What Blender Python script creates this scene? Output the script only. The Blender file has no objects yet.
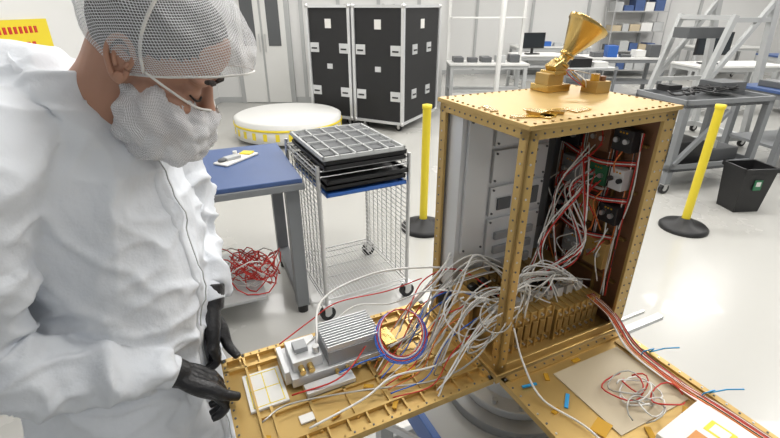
import bpy, bmesh, math, random
from mathutils import Vector, Matrix, noise
from mathutils.bvhtree import BVHTree
random.seed(7)
S=bpy.context.scene
R=math.radians

# ------------------------------------------------------------ materials
def mat(name,col,rough=.5,metal=0,bump=0,bscale=40,var=0,vscale=6,emis=None,coat=0,sub=0):
    m=bpy.data.materials.new(name);m.use_nodes=True
    nt=m.node_tree;b=nt.nodes['Principled BSDF']
    b.inputs['Base Color'].default_value=(*col,1)
    b.inputs['Roughness'].default_value=rough
    b.inputs['Metallic'].default_value=metal
    if coat: b.inputs['Coat Weight'].default_value=coat
    if sub:
        b.inputs['Subsurface Weight'].default_value=sub
        b.inputs['Subsurface Radius'].default_value=(.02,.008,.004)
        b.inputs['Subsurface Scale'].default_value=.5
    tc=nt.nodes.new('ShaderNodeTexCoord')
    src=tc.outputs['Object']
    if var:
        n=nt.nodes.new('ShaderNodeTexNoise');n.inputs['Scale'].default_value=vscale;n.inputs['Detail'].default_value=4
        nt.links.new(src,n.inputs['Vector'])
        mx=nt.nodes.new('ShaderNodeMix');mx.data_type='RGBA'
        mx.inputs[6].default_value=(*[c*(1-var) for c in col],1);mx.inputs[7].default_value=(*[min(1,c*(1+var)) for c in col],1)
        nt.links.new(n.outputs['Fac'],mx.inputs[0]);nt.links.new(mx.outputs[2],b.inputs['Base Color'])
    if bump:
        n=nt.nodes.new('ShaderNodeTexNoise');n.inputs['Scale'].default_value=bscale;n.inputs['Detail'].default_value=5
        nt.links.new(src,n.inputs['Vector'])
        bp=nt.nodes.new('ShaderNodeBump');bp.inputs['Strength'].default_value=bump;bp.inputs['Distance'].default_value=.01
        nt.links.new(n.outputs['Fac'],bp.inputs['Height']);nt.links.new(bp.outputs['Normal'],b.inputs['Normal'])
    if emis:
        b.inputs['Emission Color'].default_value=(*col,1);b.inputs['Emission Strength'].default_value=emis
    return m
def netmat(name,col,scale,cover,base):
    """fine woven net: threads opaque, gaps see-through"""
    m=bpy.data.materials.new(name);m.use_nodes=True
    nt=m.node_tree;b=nt.nodes['Principled BSDF'];out=nt.nodes['Material Output']
    b.inputs['Base Color'].default_value=(*col,1);b.inputs['Roughness'].default_value=.7
    tc=nt.nodes.new('ShaderNodeTexCoord');sep=nt.nodes.new('ShaderNodeSeparateXYZ')
    nt.links.new(tc.outputs['UV'],sep.inputs[0])
    def M(op,a,bb=None):
        n=nt.nodes.new('ShaderNodeMath');n.operation=op
        for i,v in enumerate((a,bb)):
            if v is None: continue
            if isinstance(v,(int,float)): n.inputs[i].default_value=v
            else: nt.links.new(v,n.inputs[i])
        return n.outputs[0]
    u=M('MULTIPLY',sep.outputs[0],scale*2);v=M('MULTIPLY',sep.outputs[1],scale)
    a=M('ABSOLUTE',M('SUBTRACT',M('FRACT',M('ADD',u,v)),.5))
    c=M('ABSOLUTE',M('SUBTRACT',M('FRACT',M('SUBTRACT',u,v)),.5))
    mx=M('MAXIMUM',a,c)
    th=M('GREATER_THAN',mx,.5-cover)
    fac=M('MAXIMUM',th,base)
    tr=nt.nodes.new('ShaderNodeBsdfTransparent');ms=nt.nodes.new('ShaderNodeMixShader')
    nt.links.new(fac,ms.inputs[0]);nt.links.new(tr.outputs[0],ms.inputs[1]);nt.links.new(b.outputs[0],ms.inputs[2])
    nt.links.new(ms.outputs[0],out.inputs[0])
    return m
GOLD=mat('gold_chromate',(.54,.365,.13),.36,.58,var=.18,vscale=9)
GOLD2=mat('gold_chromate_dark',(.34,.22,.075),.42,.55,var=.2,vscale=12)
GOLDB=mat('gold_polished',(.66,.46,.16),.22,.9)
COPPER=mat('copper_panel',(.27,.14,.075),.42,.4,var=.25,vscale=14)
ALU=mat('aluminium',(.66,.67,.68),.36,.4,var=.08)
ALUD=mat('aluminium_dark',(.34,.35,.36),.45,.4)
STEEL=mat('steel_wire',(.60,.60,.60),.3,.85)
BLACK=mat('black_plastic',(.012,.012,.013),.45)
BLACKC=mat('black_laminate',(.013,.013,.014),.65,var=.2)
GREY=mat('grey_paint',(.21,.22,.23),.5)
GREYL=mat('grey_light_paint',(.44,.45,.45),.5)
GREYD=mat('grey_dark',(.10,.105,.11),.5)
WHITE=mat('white_paint',(.72,.72,.70),.5)
BLUE=mat('blue_mat_surface',(.055,.10,.24),.42,var=.1)
BLUEP=mat('blue_paint',(.03,.12,.42),.4)
YEL=mat('yellow_paint',(.78,.62,.03),.4)
COAT=mat('cleanroom_fabric',(.70,.73,.775),.75,bump=.2,bscale=60,var=.02,vscale=5)
SKIN=mat('skin',(.43,.23,.155),.48,sub=.12,var=.08,vscale=30)
HAIR=mat('dark_hair',(.022,.015,.012),.6,bump=.6,bscale=150)
GLOVE=mat('black_nitrile',(.014,.014,.016),.36,bump=.35,bscale=90)
TROU=mat('brown_trousers',(.05,.03,.025),.8)
RED=mat('red_wire',(.55,.03,.02),.4)
ORW=mat('orange_wire',(.62,.16,.03),.4)
WBLUE=mat('blue_wire',(.03,.15,.60),.4)
WWH=mat('white_wire',(.76,.75,.72),.35)
WGR=mat('grey_braid',(.45,.44,.41),.32,.5)
KAP=mat('kapton_tape',(.62,.34,.03),.2,.2,coat=.6)
CYAN=mat('blue_tape',(.02,.30,.62),.5)
LABEL=mat('white_label',(.74,.73,.70),.5)
TAN=mat('tan_film',(.50,.42,.29),.45)
GREENP=mat('green_board',(.03,.18,.08),.4)
ORANGE=mat('orange_label',(.60,.25,.06),.5)
WALL=mat('wall_paint',(.70,.70,.69),.6)
CEIL=mat('ceiling_tile',(.70,.70,.69),.8)
LENS=mat('lamp_diffuser',(1,.98,.95),.5,emis=3)
SCREEN=mat('monitor_screen',(.02,.025,.03),.2)
NET=netmat('hairnet_mesh',(.74,.75,.77),66,.115,.13)
MASKM=netmat('face_cover_mesh',(.74,.75,.77),80,.17,.42)
FL=mat('epoxy_floor',(.48,.475,.45),.2,coat=.15)
nt=FL.node_tree;b=nt.nodes['Principled BSDF']
tc=nt.nodes.new('ShaderNodeTexCoord');n=nt.nodes.new('ShaderNodeTexNoise');n.inputs['Scale'].default_value=1.2;n.inputs['Detail'].default_value=6
nt.links.new(tc.outputs['Object'],n.inputs[0])
cr=nt.nodes.new('ShaderNodeMapRange');cr.inputs[3].default_value=.16;cr.inputs[4].default_value=.34
nt.links.new(n.outputs[0],cr.inputs[0]);nt.links.new(cr.outputs[0],b.inputs['Roughness'])

# ------------------------------------------------------------ mesh builder
class MB:
    def __init__(s,M=None):
        s.v=[];s.f=[];s.mi=[];s.sm=[];s.mats=[];s.M=M or Matrix()
    def m(s,mt):
        if mt not in s.mats:s.mats.append(mt)
        return s.mats.index(mt)
    def add(s,vs,fs,mt,smooth=False,X=None):
        o=len(s.v);T=s.M@X if X is not None else s.M
        s.v+=[T@Vector(p) for p in vs];k=s.m(mt)
        for f in fs:
            s.f.append([i+o for i in f]);s.mi.append(k);s.sm.append(smooth)
    def box(s,c,d,mt,rz=0,X=None):
        x,y,z=[q/2 for q in d]
        T=Matrix.Translation(c)@Matrix.Rotation(R(rz),4,'Z')
        if X is not None:T=Matrix.Translation(c)@X
        vs=[(a,bb,cc) for a in(-x,x) for bb in(-y,y) for cc in(-z,z)]
        s.add(vs,[(0,1,3,2),(4,6,7,5),(0,4,5,1),(2,3,7,6),(0,2,6,4),(1,5,7,3)],mt,X=T)
    def bx(s,x0,x1,y0,y1,z0,z1,mt):
        s.box(((x0+x1)/2,(y0+y1)/2,(z0+z1)/2),(x1-x0,y1-y0,z1-z0),mt)
    def bar(s,p,q,w,mt,h=None):
        p=Vector(p);q=Vector(q);d=q-p;L=d.length
        X=d.to_track_quat('X','Z').to_matrix().to_4x4()
        s.box((p+q)/2,(L,w,h or w),mt,X=X)
    def cyl(s,p,q,r,mt,r2=None,n=16,cap=True,smooth=True):
        p=Vector(p);q=Vector(q);d=q-p
        if r2 is None:r2=r
        X=d.to_track_quat('Z','Y').to_matrix()
        vs=[];
        for c,rr in((p,r),(q,r2)):
            for i in range(n):
                a=2*math.pi*i/n;vs.append(c+X@Vector((math.cos(a)*rr,math.sin(a)*rr,0)))
        s.add(vs,[(i,(i+1)%n,n+(i+1)%n,n+i) for i in range(n)],mt,smooth)
        if cap:s.add(vs,[tuple(range(n-1,-1,-1)),tuple(range(n,2*n))],mt)
    def tube(s,pts,r,mt,n=6,closed=False):
        pts=[Vector(p) for p in pts];N=len(pts);vs=[];up=Vector((.13,.21,.97)).normalized()
        for i,p in enumerate(pts):
            t=(pts[min(i+1,N-1)]-pts[max(i-1,0)])
            t=t.normalized() if t.length>1e-9 else Vector((0,0,1))
            a=t.cross(up)
            if a.length<1e-3:a=t.cross(Vector((1,0,0)))
            a.normalize();bb=t.cross(a)
            rr=r[i] if isinstance(r,(list,tuple)) else r
            for k in range(n):
                an=2*math.pi*k/n;vs.append(p+(a*math.cos(an)+bb*math.sin(an))*rr)
        fs=[(i*n+k,i*n+(k+1)%n,(i+1)*n+(k+1)%n,(i+1)*n+k) for i in range(N-1) for k in range(n)]
        fs+=[tuple(range(n-1,-1,-1)),tuple((N-1)*n+k for k in range(n))]
        s.add(vs,fs,mt,True)
    def rev(s,prof,c,mt,n=32,smooth=True,axis=None):
        """lathe of (r,z) profile"""
        vs=[];N=len(prof)
        for r,z in prof:
            for i in range(n):
                a=2*math.pi*i/n;vs.append((math.cos(a)*r,math.sin(a)*r,z))
        X=Matrix.Translation(c)
        if axis is not None: X=X@Vector(axis).to_track_quat('Z','Y').to_matrix().to_4x4()
        s.add(vs,[(j*n+i,j*n+(i+1)%n,(j+1)*n+(i+1)%n,(j+1)*n+i) for j in range(N-1) for i in range(n)],mt,smooth,X=X)
    def ell(s,c,r,mt,n=24,X=None):
        vs=[];fs=[];m=n//2
        for j in range(m+1):
            t=math.pi*j/m
            for i in range(n):
                a=2*math.pi*i/n;vs.append((r[0]*math.sin(t)*math.cos(a),r[1]*math.sin(t)*math.sin(a),r[2]*math.cos(t)))
        for j in range(m):
            for i in range(n):
                fs.append((j*n+i,(j+1)*n+i,(j+1)*n+(i+1)%n,j*n+(i+1)%n))
        T=Matrix.Translation(c)
        if X is not None:T=T@X
        s.add(vs,fs,mt,True,X=T)
    def obj(s,name,parent=None,bevel=0,merge=False):
        me=bpy.data.meshes.new(name);me.from_pydata([tuple(v) for v in s.v],[],s.f)
        for m in s.mats:me.materials.append(m)
        for i,p in enumerate(me.polygons):p.material_index=s.mi[i];p.use_smooth=s.sm[i]
        bm=bmesh.new();bm.from_mesh(me)
        if merge: bmesh.ops.remove_doubles(bm,verts=bm.verts,dist=1e-5)
        bmesh.ops.recalc_face_normals(bm,faces=bm.faces);bm.to_mesh(me);bm.free()
        o=bpy.data.objects.new(name,me);S.collection.objects.link(o)
        if parent:o.parent=parent
        if bevel:
            b=o.modifiers.new('bevel','BEVEL');b.width=bevel;b.segments=2;b.limit_method='ANGLE';b.angle_limit=R(50)
        return o
def empty(name,loc=(0,0,0)):
    e=bpy.data.objects.new(name,None);e.location=loc;e.empty_display_size=.1;S.collection.objects.link(e);return e
def TM(x,y,z=0,rz=0): return Matrix.Translation((x,y,z))@Matrix.Rotation(R(rz),4,'Z')
def crom(P,k=8):
    P=[Vector(p) for p in P];Q=[P[0]*2-P[1]]+P+[P[-1]*2-P[-2]];o=[]
    for i in range(1,len(Q)-2):
        a,b,c,d=Q[i-1:i+3]
        for j in range(k):
            t=j/k;o.append(.5*((2*b)+(c-a)*t+(2*a-5*b+4*c-d)*t*t+(3*b-a-3*c+d)*t**3))
    o.append(P[-1]);return o

# ------------------------------------------------------------ room
def slab(name,x0,x1,y0,y1,z0,z1,m):
    a=MB();a.bx(x0,x1,y0,y1,z0,z1,m);return a.obj(name)
slab('floor',-3.3,10,-3,12.6,-.1,0,FL)
slab('ceiling',-3.3,10,-3,12.6,3.2,3.3,CEIL)
slab('wall_left',-3.3,-3.2,-3,8.6,0,3.2,WALL)
slab('wall_partition',-3.3,.95,8.6,8.7,0,3.2,WALL)
slab('wall_return',.85,.95,8.7,12.6,0,3.2,WALL)
slab('wall_back',.95,10,12.5,12.6,0,3.2,WALL)
slab('wall_right',9.9,10,-3,12.5,0,3.2,WALL)
slab('baseboard_left',-3.2,-3.185,-3,8.6,0,.1,GREYL)
slab('baseboard_partition',-3.185,.95,8.585,8.6,0,.1,GREYL)
slab('baseboard_back',.96,9.9,12.485,12.5,0,.1,GREYL)
d=MB();d.bx(-2.75,-1.75,8.54,8.598,0,2.2,GREYL);d.bx(-2.67,-2.27,8.52,8.545,.02,2.12,WHITE);d.bx(-2.23,-1.83,8.52,8.545,.02,2.12,WHITE)
d.bx(-2.58,-2.36,8.51,8.525,1.0,1.8,GREYD);d.bx(-2.14,-1.92,8.51,8.525,1.0,1.8,GREYD);d.bx(-2.31,-2.29,8.49,8.52,.9,1.2,STEEL);d.bx(-2.21,-2.19,8.49,8.52,.9,1.2,STEEL)
d.obj('door_1')
for i,x in enumerate((-1.55,-.9,-.2,.5)):
    slab('trim_%d'%(i+1),x-.03,x+.03,8.57,8.6,.1,3.2,GREYL)
for i,x in enumerate((2.2,3.6,5.0,6.4,7.8)):
    slab('trim_%d'%(i+5),x-.03,x+.03,12.46,12.5,.1,3.2,GREYL)
sg=MB();sg.bx(-3.198,-3.18,3.6,4.55,1.22,1.54,YEL)
for k in range(12): sg.bx(-3.18,-3.176,3.70+k*.060,3.732+k*.060,1.43,1.485,RED)
for k in range(9): sg.bx(-3.18,-3.176,3.76+k*.066,3.80+k*.066,1.30,1.36,RED)
sg.obj('warning_sign')
for x,y,e in [(-1.6,1.4,38),(.6,1.4,66),(2.8,1.4,78),(-1.6,3.8,62),(.6,3.8,75),(2.8,3.8,80),(5.2,3.8,80),(-1.6,6.6,80),(.6,6.6,80),(2.8,6.6,85),(5.2,6.6,85),(2.4,9.8,110),(5.2,9.8,110),(8,9.8,110),(8,6.6,90),(8,2.5,70),(.6,-1.4,24),(3,-1.4,25)]:
    p=empty('ceiling_light',(x,y,3.2))
    a=MB();a.bx(-.62,.62,-.32,-.30,-.05,0,WHITE);a.bx(-.62,.62,.30,.32,-.05,0,WHITE);a.bx(-.62,-.6,-.3,.3,-.05,0,WHITE);a.bx(.6,.62,-.3,.3,-.05,0,WHITE);a.bx(-.6,.6,-.3,.3,-.02,-.01,LENS)
    a.obj('troffer',p)
    l=bpy.data.lights.new('lamp','AREA');l.shape='RECTANGLE';l.size=1.15;l.size_y=.55;l.energy=e*.46;l.color=(1,.975,.94)
    o=bpy.data.objects.new('lamp',l);S.collection.objects.link(o);o.parent=p;o.location=(0,0,-.06)
w=bpy.data.worlds.new('World');S.world=w;w.use_nodes=True
w.node_tree.nodes['Background'].inputs[0].default_value=(.9,.95,1,1);w.node_tree.nodes['Background'].inputs[1].default_value=.27

def caster(a,x,y,h=.1,r=.045):
    a.cyl((x,y-.015,r),(x,y+.015,r),r,BLACK,n=18);a.cyl((x,y-.017,r),(x,y+.017,r),r*.45,STEEL,n=10)
    a.bx(x-.02,x+.02,y-.024,y-.019,r,h,STEEL);a.bx(x-.02,x+.02,y+.019,y+.024,r,h,STEEL);a.bx(x-.03,x+.03,y-.03,y+.03,h-.008,h,STEEL)

# ------------------------------------------------------------ flight cases
def flight_case(x,y,rz,w_,dp,h):
    a=MB(TM(x,y,0,rz));z0=.13
    a.bx(0,w_,0,dp,z0,h,BLACKC)
    e=.028;t=.006
    for X0 in(0,w_):
        for Y0 in(0,dp): a.box((X0,Y0,(z0+h)/2),(e*1.5,e*1.5,h-z0+t),ALU)
    for zz in(z0,h):
        for Y0 in(0,dp): a.box((w_/2,Y0,zz),(w_,e*1.3,e*1.3),ALU)
        for X0 in(0,w_): a.box((X0,dp/2,zz),(e*1.3,dp,e*1.3),ALU)
    for X0 in(0,w_):
        for Y0 in(0,dp):
            for zz in(z0,h): a.ell((X0,Y0,zz),(.035,.035,.035),STEEL,12)
    for zz in(.5,1.1):
        for fx in(.14,.86):
            a.box((w_*fx,-.004,zz),(.15,.012,.13),ALU);a.box((w_*fx,-.014,zz-.01),(.09,.012,.02),BLACK)
        for fy in(.3,.7):
            a.box((w_+.004,dp*fy,zz),(.012,.15,.13),ALU);a.box((w_+.014,dp*fy,zz-.01),(.012,.09,.02),BLACK)
    a.box((w_*.5,-.003,.85),(.09,.01,.07),ALU)
    a.box((w_*.5,-.003,1.42),(.10,.006,.12),LABEL);a.box((w_+.003,dp*.5,1.42),(.006,.12,.12),LABEL)
    for X0 in(.1,w_-.1):
        for Y0 in(.1,dp-.1): caster(a,X0,Y0,.13,.05)
    return a.obj('flight_case')
flight_case(-1.18,7.04,-28,.70,.98,1.64)
flight_case(-.50,6.68,-28,.76,1.2,1.64)

a=MB(TM(-1.4,6.22))
a.rev([(0,.32),(.68,.32),(.72,.30),(.72,.06),(.70,.05),(0,.05)],(0,0,0),WHITE,64)
for k in range(28):
    an=2*math.pi*k/28;a.box((math.cos(an)*.722,math.sin(an)*.722,.15),(.01,.05,.09),YEL,rz=math.degrees(an))
a.rev([(.725,.245),(.735,.24),(.735,.22),(.725,.215)],(0,0,0),YEL,64)
for k in range(6):
    an=k*math.pi/3;a.cyl((math.cos(an)*.6,math.sin(an)*.6,0),(math.cos(an)*.6,math.sin(an)*.6,.06),.03,BLACK)
a.obj('round_padded_platform')

for x,y in((.27,3.3),(2.40,3.30)):
    a=MB(TM(x,y));a.rev([(0,0),(.18,0),(.18,.02),(.16,.04),(.07,.055),(.045,.09),(.036,.095)],(0,0,0),BLACK,36)
    a.cyl((0,0,.06),(0,0,.97),.031,YEL,n=20);a.rev([(.033,.97),(.036,.975),(.036,1.0),(.0,1.005)],(0,0,0),YEL,20)
    a.obj('stanchion_post')

# ------------------------------------------------------------ blue topped workbench (left)
a=MB(TM(-.45,2.17,0,23))
a.bx(-1.35,0,0,.72,.825,.85,BLUE);a.bx(-1.36,.01,-.01,.73,.79,.826,GREY)
for X0 in(-.05,-1.28):
    for Y0 in(.06,.62): a.bx(X0-.035,X0+.035,Y0-.035,Y0+.035,.05,.79,GREY);a.cyl((X0,Y0,0),(X0,Y0,.05),.03,BLACK)
a.bx(-1.28,-.05,.59,.65,.66,.79,GREY);a.bx(-.085,-.015,.06,.62,.10,.16,GREY);a.bx(-1.31,-1.25,.06,.62,.1,.16,GREY)
a.bx(-1.28,-.25,.02,.6,.16,.18,GREYL)
a.obj('workbench',bevel=.004)
a=MB(TM(-.88,2.48,.851,60))
a.box((0,0,.006),(.26,.10,.012),LABEL,5);a.box((.09,.01,.016),(.06,.07,.008),YEL,20);a.box((-.03,.0,.02),(.09,.05,.02),GREYL,-10);a.ell((-.09,.01,.02),(.03,.02,.012),GREYD);a.cyl((.02,.03,.013),(.02,.03,.04),.012,LABEL);a.obj('parts_bag',bevel=.004)
a=MB(TM(-.80,2.20,.182,0))
random.seed(3)
for k in range(20):
    c=Vector((random.uniform(-.08,.08),random.uniform(-.03,.03),random.uniform(.02,.18)));r=random.uniform(.07,.15)
    pts=[c+Vector((math.cos(t)*r,math.sin(t)*r*.6,.06*math.sin(t*2+k)+.0)) for t in [i*.45+k for i in range(15)]]
    a.tube([Vector((p.x,p.y,max(.005,p.z))) for p in pts],.0035,RED if k%4 else WWH)
a.obj('red_cable_bundle')

# ------------------------------------------------------------ wire rack with trays
a=MB(TM(-.36,2.12,0,27));W_,D_,H_=.52,.58,.93
for X0 in(0,W_):
    for Y0 in(0,D_): a.cyl((X0,Y0,.1),(X0,Y0,H_),.011,STEEL);caster(a,X0,Y0,.1,.045)
for zz in(.13,.90):
    for Y0 in(0,D_):
        a.cyl((0,Y0,zz),(W_,Y0,zz),.005,STEEL,n=6);a.cyl((0,Y0,zz-.03),(W_,Y0,zz-.03),.004,STEEL,n=6)
    for X0 in(0,W_):
        a.cyl((X0,0,zz),(X0,D_,zz),.005,STEEL,n=6);a.cyl((X0,0,zz-.03),(X0,D_,zz-.03),.004,STEEL,n=6)
    for i in range(26):
        X0=W_*i/25;a.cyl((X0,0,zz),(X0,D_,zz),.0022,STEEL,n=5)
    for i in range(1,5): a.cyl((0,D_*i/5,zz-.004),(W_,D_*i/5,zz-.004),.003,STEEL,n=5)
for i in range(1,26):
    zz=.14+i*.029
    for X0 in(.012,W_-.012):
        a.cyl((X0,0,zz),(X0,D_,zz),.003,STEEL,n=5)
for X0 in(.01,W_-.01):
    for i in range(1,9): a.cyl((X0,D_*i/9,.13),(X0,D_*i/9,.9),.003,STEEL,n=5)
a.obj('wire_rack')
a=MB(TM(-.36,2.12,0,27))
def tray(z,mt,dx=0,dy=0,grid=False,h=.02):
    x0,x1,y0,y1=.03+dx,.49+dx,-.02+dy,.56+dy
    a.bx(x0,x1,y0,y1,z,z+.004,mt)
    for q in((x0,x0+.012,y0,y1),(x1-.012,x1,y0,y1),(x0,x1,y0,y0+.012),(x0,x1,y1-.012,y1)): a.bx(q[0],q[1],q[2],q[3],z,z+h,mt)
    if grid:
        for i in range(1,5): a.bx(x0+(x1-x0)*i/5-.004,x0+(x1-x0)*i/5+.004,y0,y1,z,z+h,mt)
        for i in range(1,4): a.bx(x0,x1,y0+(y1-y0)*i/4-.004,y0+(y1-y0)*i/4+.004,z,z+h,mt)
tray(.80,BLACK);tray(.765,BLUEP,0,-.01);tray(.84,BLACK,0,-.03);a.bx(.08,.44,.05,.5,.82,.835,BLACK)
tray(.907,BLACK,0,.0);tray(.93,BLACK,.01,.01,h=.025);tray(.958,GREYL,-.01,-.01,True,.022);a.bx(.05,.45,.03,.52,.958,.970,GREYD)
a.obj('component_tray_stack')

# ------------------------------------------------------------ right-side cart, bin, frames, benches
def bench(x,y,rz,L,D,h,top,leg,name='workbench',shelf=True,over=False):
    a=MB(TM(x,y,0,rz));a.bx(0,L,0,D,h-.03,h,top);a.bx(.02,L-.02,.02,D-.02,h-.09,h-.03,leg)
    for X0 in(.05,L-.05):
        for Y0 in(.05,D-.05): a.bx(X0-.03,X0+.03,Y0-.03,Y0+.03,.08,h-.09,leg);caster(a,X0,Y0,.08,.035)
    if shelf:a.bx(.05,L-.05,.05,D-.05,.28,.31,leg)
    if over:
        for X0 in(.03,L-.03): a.bx(X0-.025,X0+.025,D-.06,D-.01,h,2.5,WHITE)
        a.bx(.05,L-.05,D-.3,D-.01,1.45,1.47,WHITE);a.bx(.03,L-.03,D-.06,D-.01,2.44,2.5,WHITE)
    return a.obj(name,bevel=.003)
a=MB(TM(2.62,4.02,0,14))
for z in(.22,.82):
    a.bx(0,1.0,0,.62,z,z+.03,GREYD);a.bx(0,1.0,0,.02,z,z+.07,GREY);a.bx(0,1.0,.6,.62,z,z+.07,GREY);a.bx(0,.02,0,.62,z,z+.07,GREY);a.bx(.98,1,0,.62,z,z+.07,GREY)
for X0 in(.03,.97):
    for Y0 in(.03,.59): a.bx(X0-.03,X0+.03,Y0-.03,Y0+.03,.1,.86,GREY);caster(a,X0,Y0,.1,.05)
a.bar((.03,.0,.3),(.5,.0,.78),.04,GREY);
a.obj('utility_cart',bevel=.003)
a=MB(TM(2.75,4.15,.255,14));a.bx(0,.3,0,.3,0,.22,BLACK);a.bx(.35,.75,.02,.32,0,.12,GREYD);a.bx(.36,.5,.05,.2,.12,.2,GREYL);a.obj('equipment_box',bevel=.008)
a=MB(TM(2.7,4.2,.892,14))
for k in range(9):
    a.tube([Vector((.1+.08*k+.12*math.cos(t),.15+.1*math.sin(t+k),.01+.02*k*.3+.01*math.sin(3*t))) for t in [i*.4 for i in range(17)]],.009,BLACK)
a.bx(.5,.8,.1,.35,0,.09,GREYD);a.bx(.05,.2,.25,.4,0,.06,BLACK);a.obj('cable_pile')
a=MB(TM(3.13,3.72,0,5))
def frustum(a,w0,d0,w1,d1,z0,z1,mt):
    vs=[(sx*w0/2,sy*d0/2,z0) for sx,sy in((-1,-1),(1,-1),(1,1),(-1,1))]+[(sx*w1/2,sy*d1/2,z1) for sx,sy in((-1,-1),(1,-1),(1,1),(-1,1))]
    a.add(vs,[(3,2,1,0),(0,1,5,4),(1,2,6,5),(2,3,7,6),(3,0,4,7)],mt)
frustum(a,.23,.20,.29,.25,0,.38,BLACK);frustum(a,.21,.18,.27,.23,.02,.385,BLACK)
for q in((-.155,.155,-.135,-.115),(-.155,.155,.115,.135),(-.155,-.135,-.13,.13),(.135,.155,-.13,.13)): a.bx(*q,.37,.405,BLACK)
a.box((0,-.125,.26),(.07,.008,.09),GREENP);a.box((0,-.13,.27),(.04,.003,.04),LABEL)
a.obj('waste_bin')
a=MB(TM(3.55,5.5,0,10))
for Y0 in(0,.8):
    a.bar((0,Y0,.1),(.35,Y0,1.55),.06,GREYL);a.bar((1.0,Y0,.1),(.75,Y0,2.4),.07,GREYL);a.bar((0,Y0,.12),(1.05,Y0,.12),.07,GREYL)
    a.bar((.15,Y0,.75),(.92,Y0,.75),.05,GREYL);a.bar((.2,Y0,.8),(.82,Y0,1.7),.05,GREYL);a.bar((.33,Y0,1.5),(.85,Y0,1.5),.05,GREYL)
    for X0 in(.03,1.0): caster(a,X0,Y0,.1,.05)
a.bar((.02,0,.12),(.02,.8,.12),.06,GREYL);a.bar((1,0,.12),(1,.8,.12),.06,GREYL);a.bar((.75,0,2.4),(.75,.8,2.4),.07,GREYL);a.bar((.34,0,1.52),(.34,.8,1.52),.05,GREYL)
a.box((.3,.4,1.35),(.5,.25,.12),GREYD)
a.obj('lifting_frame')
bench(4.0,4.5,12,1.7,.7,.86,BLUE,GREY)
bench(1.0,7.95,0,1.35,.6,.76,WHITE,GREYL,'assembly_station',over=True)
bench(2.5,9.3,3,1.0,.7,.76,WHITE,GREYL,'desk')
bench(3.7,8.9,-2,1.5,.7,.76,WHITE,GREY,'desk')
bench(4.75,7.25,5,1.5,.7,.8,WHITE,GREYL)
bench(7.2,8.6,0,1.9,.8,.8,BLUE,GREYL)
bench(3.0,11.4,0,1.8,.75,.76,WHITE,GREYL,'desk')
bench(7.2,11.3,0,1.6,.75,.76,WHITE,GREYL,'desk')
def monitor(x,y,z,rz,s=1):
    a=MB(TM(x,y,z,rz));a.bx(-.13,.13,-.09,.09,0,.015,BLACK);a.bx(-.025,.025,.0,.03,.01,.2,BLACK);a.box((0,-.01,.3*s),(.55*s,.03,.34*s),BLACK);a.box((0,-.027,.3*s),(.51*s,.004,.3*s),SCREEN)
    a.obj('monitor',bevel=.004)
monitor(2.85,9.6,.765,10,.85);monitor(5.1,7.6,.805,0);monitor(7.8,9.0,.805,0)
def shelf_unit(x,y,rz,w_=1.0,h=1.9):
    a=MB(TM(x,y,0,rz))
    for X0 in(0,w_):
        for Y0 in(0,.45): a.cyl((X0,Y0,0),(X0,Y0,h),.015,STEEL,n=8)
    random.seed(int(x*10))
    for z in(.15,.6,1.05,1.5,h-.05):
        a.bx(0,w_,0,.45,z,z+.03,STEEL)
        if z<h-.2:
            X0=.03
            while X0<w_-.25:
                ww=random.uniform(.15,.28);hh=random.uniform(.12,.3);a.bx(X0,X0+ww,.05,.4,z+.03,z+.03+hh,random.choice([WHITE,GREYL,WHITE,BLUE,GREYL,TAN,GREYD]));X0+=ww+.03
    a.obj('storage_shelf')
shelf_unit(5.4,11.9,0,1.3)
a=MB(TM(6.5,7.4,0,-8));a.bx(0,.6,0,.7,.08,1.95,GREYL);a.bx(.04,.56,-.01,0,.15,1.9,GREYD)
for k in range(9): a.bx(.05,.55,-.02,-.01,.2+k*.19,.2+k*.19+.14,(GREY,BLACK,GREYL)[k%3])
for X0 in(.08,.52):
    for Y0 in(.08,.6): caster(a,X0,Y0,.08,.035)
a.obj('equipment_rack',bevel=.004)
a=MB()
a.cyl((1.72,7.5,0),(1.72,7.5,3.2),.04,WHITE);a.rev([(0,0),(.14,0),(.14,.02),(0,.02)],(1.72,7.5,0),GREYL,20);a.obj('support_column')
def clutter(x,y,z,rz,L,D,n,seed,cols=None):
    random.seed(seed);a=MB(TM(x,y,z,rz));X0=.05
    for k in range(n):
        w_=L/n*.7;h=random.uniform(.04,.22);a.bx(X0,X0+w_,D*.3,D*.3+random.uniform(.15,.3),0,h,random.choice(cols or [BLACK,WHITE,GREYD,GREYL,BLUEP,TAN,GREYD]));X0+=L/n
    a.obj('bench_equipment',bevel=.006)
clutter(4.05,4.6,.861,12,1.6,.6,7,1);clutter(1.05,8.0,.761,0,1.2,.5,5,8,[BLACK,GREYD,BLACK,GREYL]);clutter(3.8,8.9,.761,-2,1.3,.4,5,3);clutter(3.1,11.4,.761,0,1.6,.5,6,7)
# rolling tool cart beyond the utility cart
a=MB(TM(2.35,6.3,0,6))
for z in(.15,.5,.86): a.bx(0,.75,0,.45,z,z+.025,GREYL)
for X0 in(.02,.73):
    for Y0 in(.02,.43): a.bx(X0-.015,X0+.015,Y0-.015,Y0+.015,.1,.9,GREY);caster(a,X0,Y0,.1,.04)
a.bx(.1,.4,.08,.35,.885,1.0,BLACK);a.bx(.45,.65,.1,.3,.885,.95,WHITE);a.bx(.1,.5,.08,.35,.525,.7,GREYD)
a.obj('tool_cart',bevel=.003)

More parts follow.
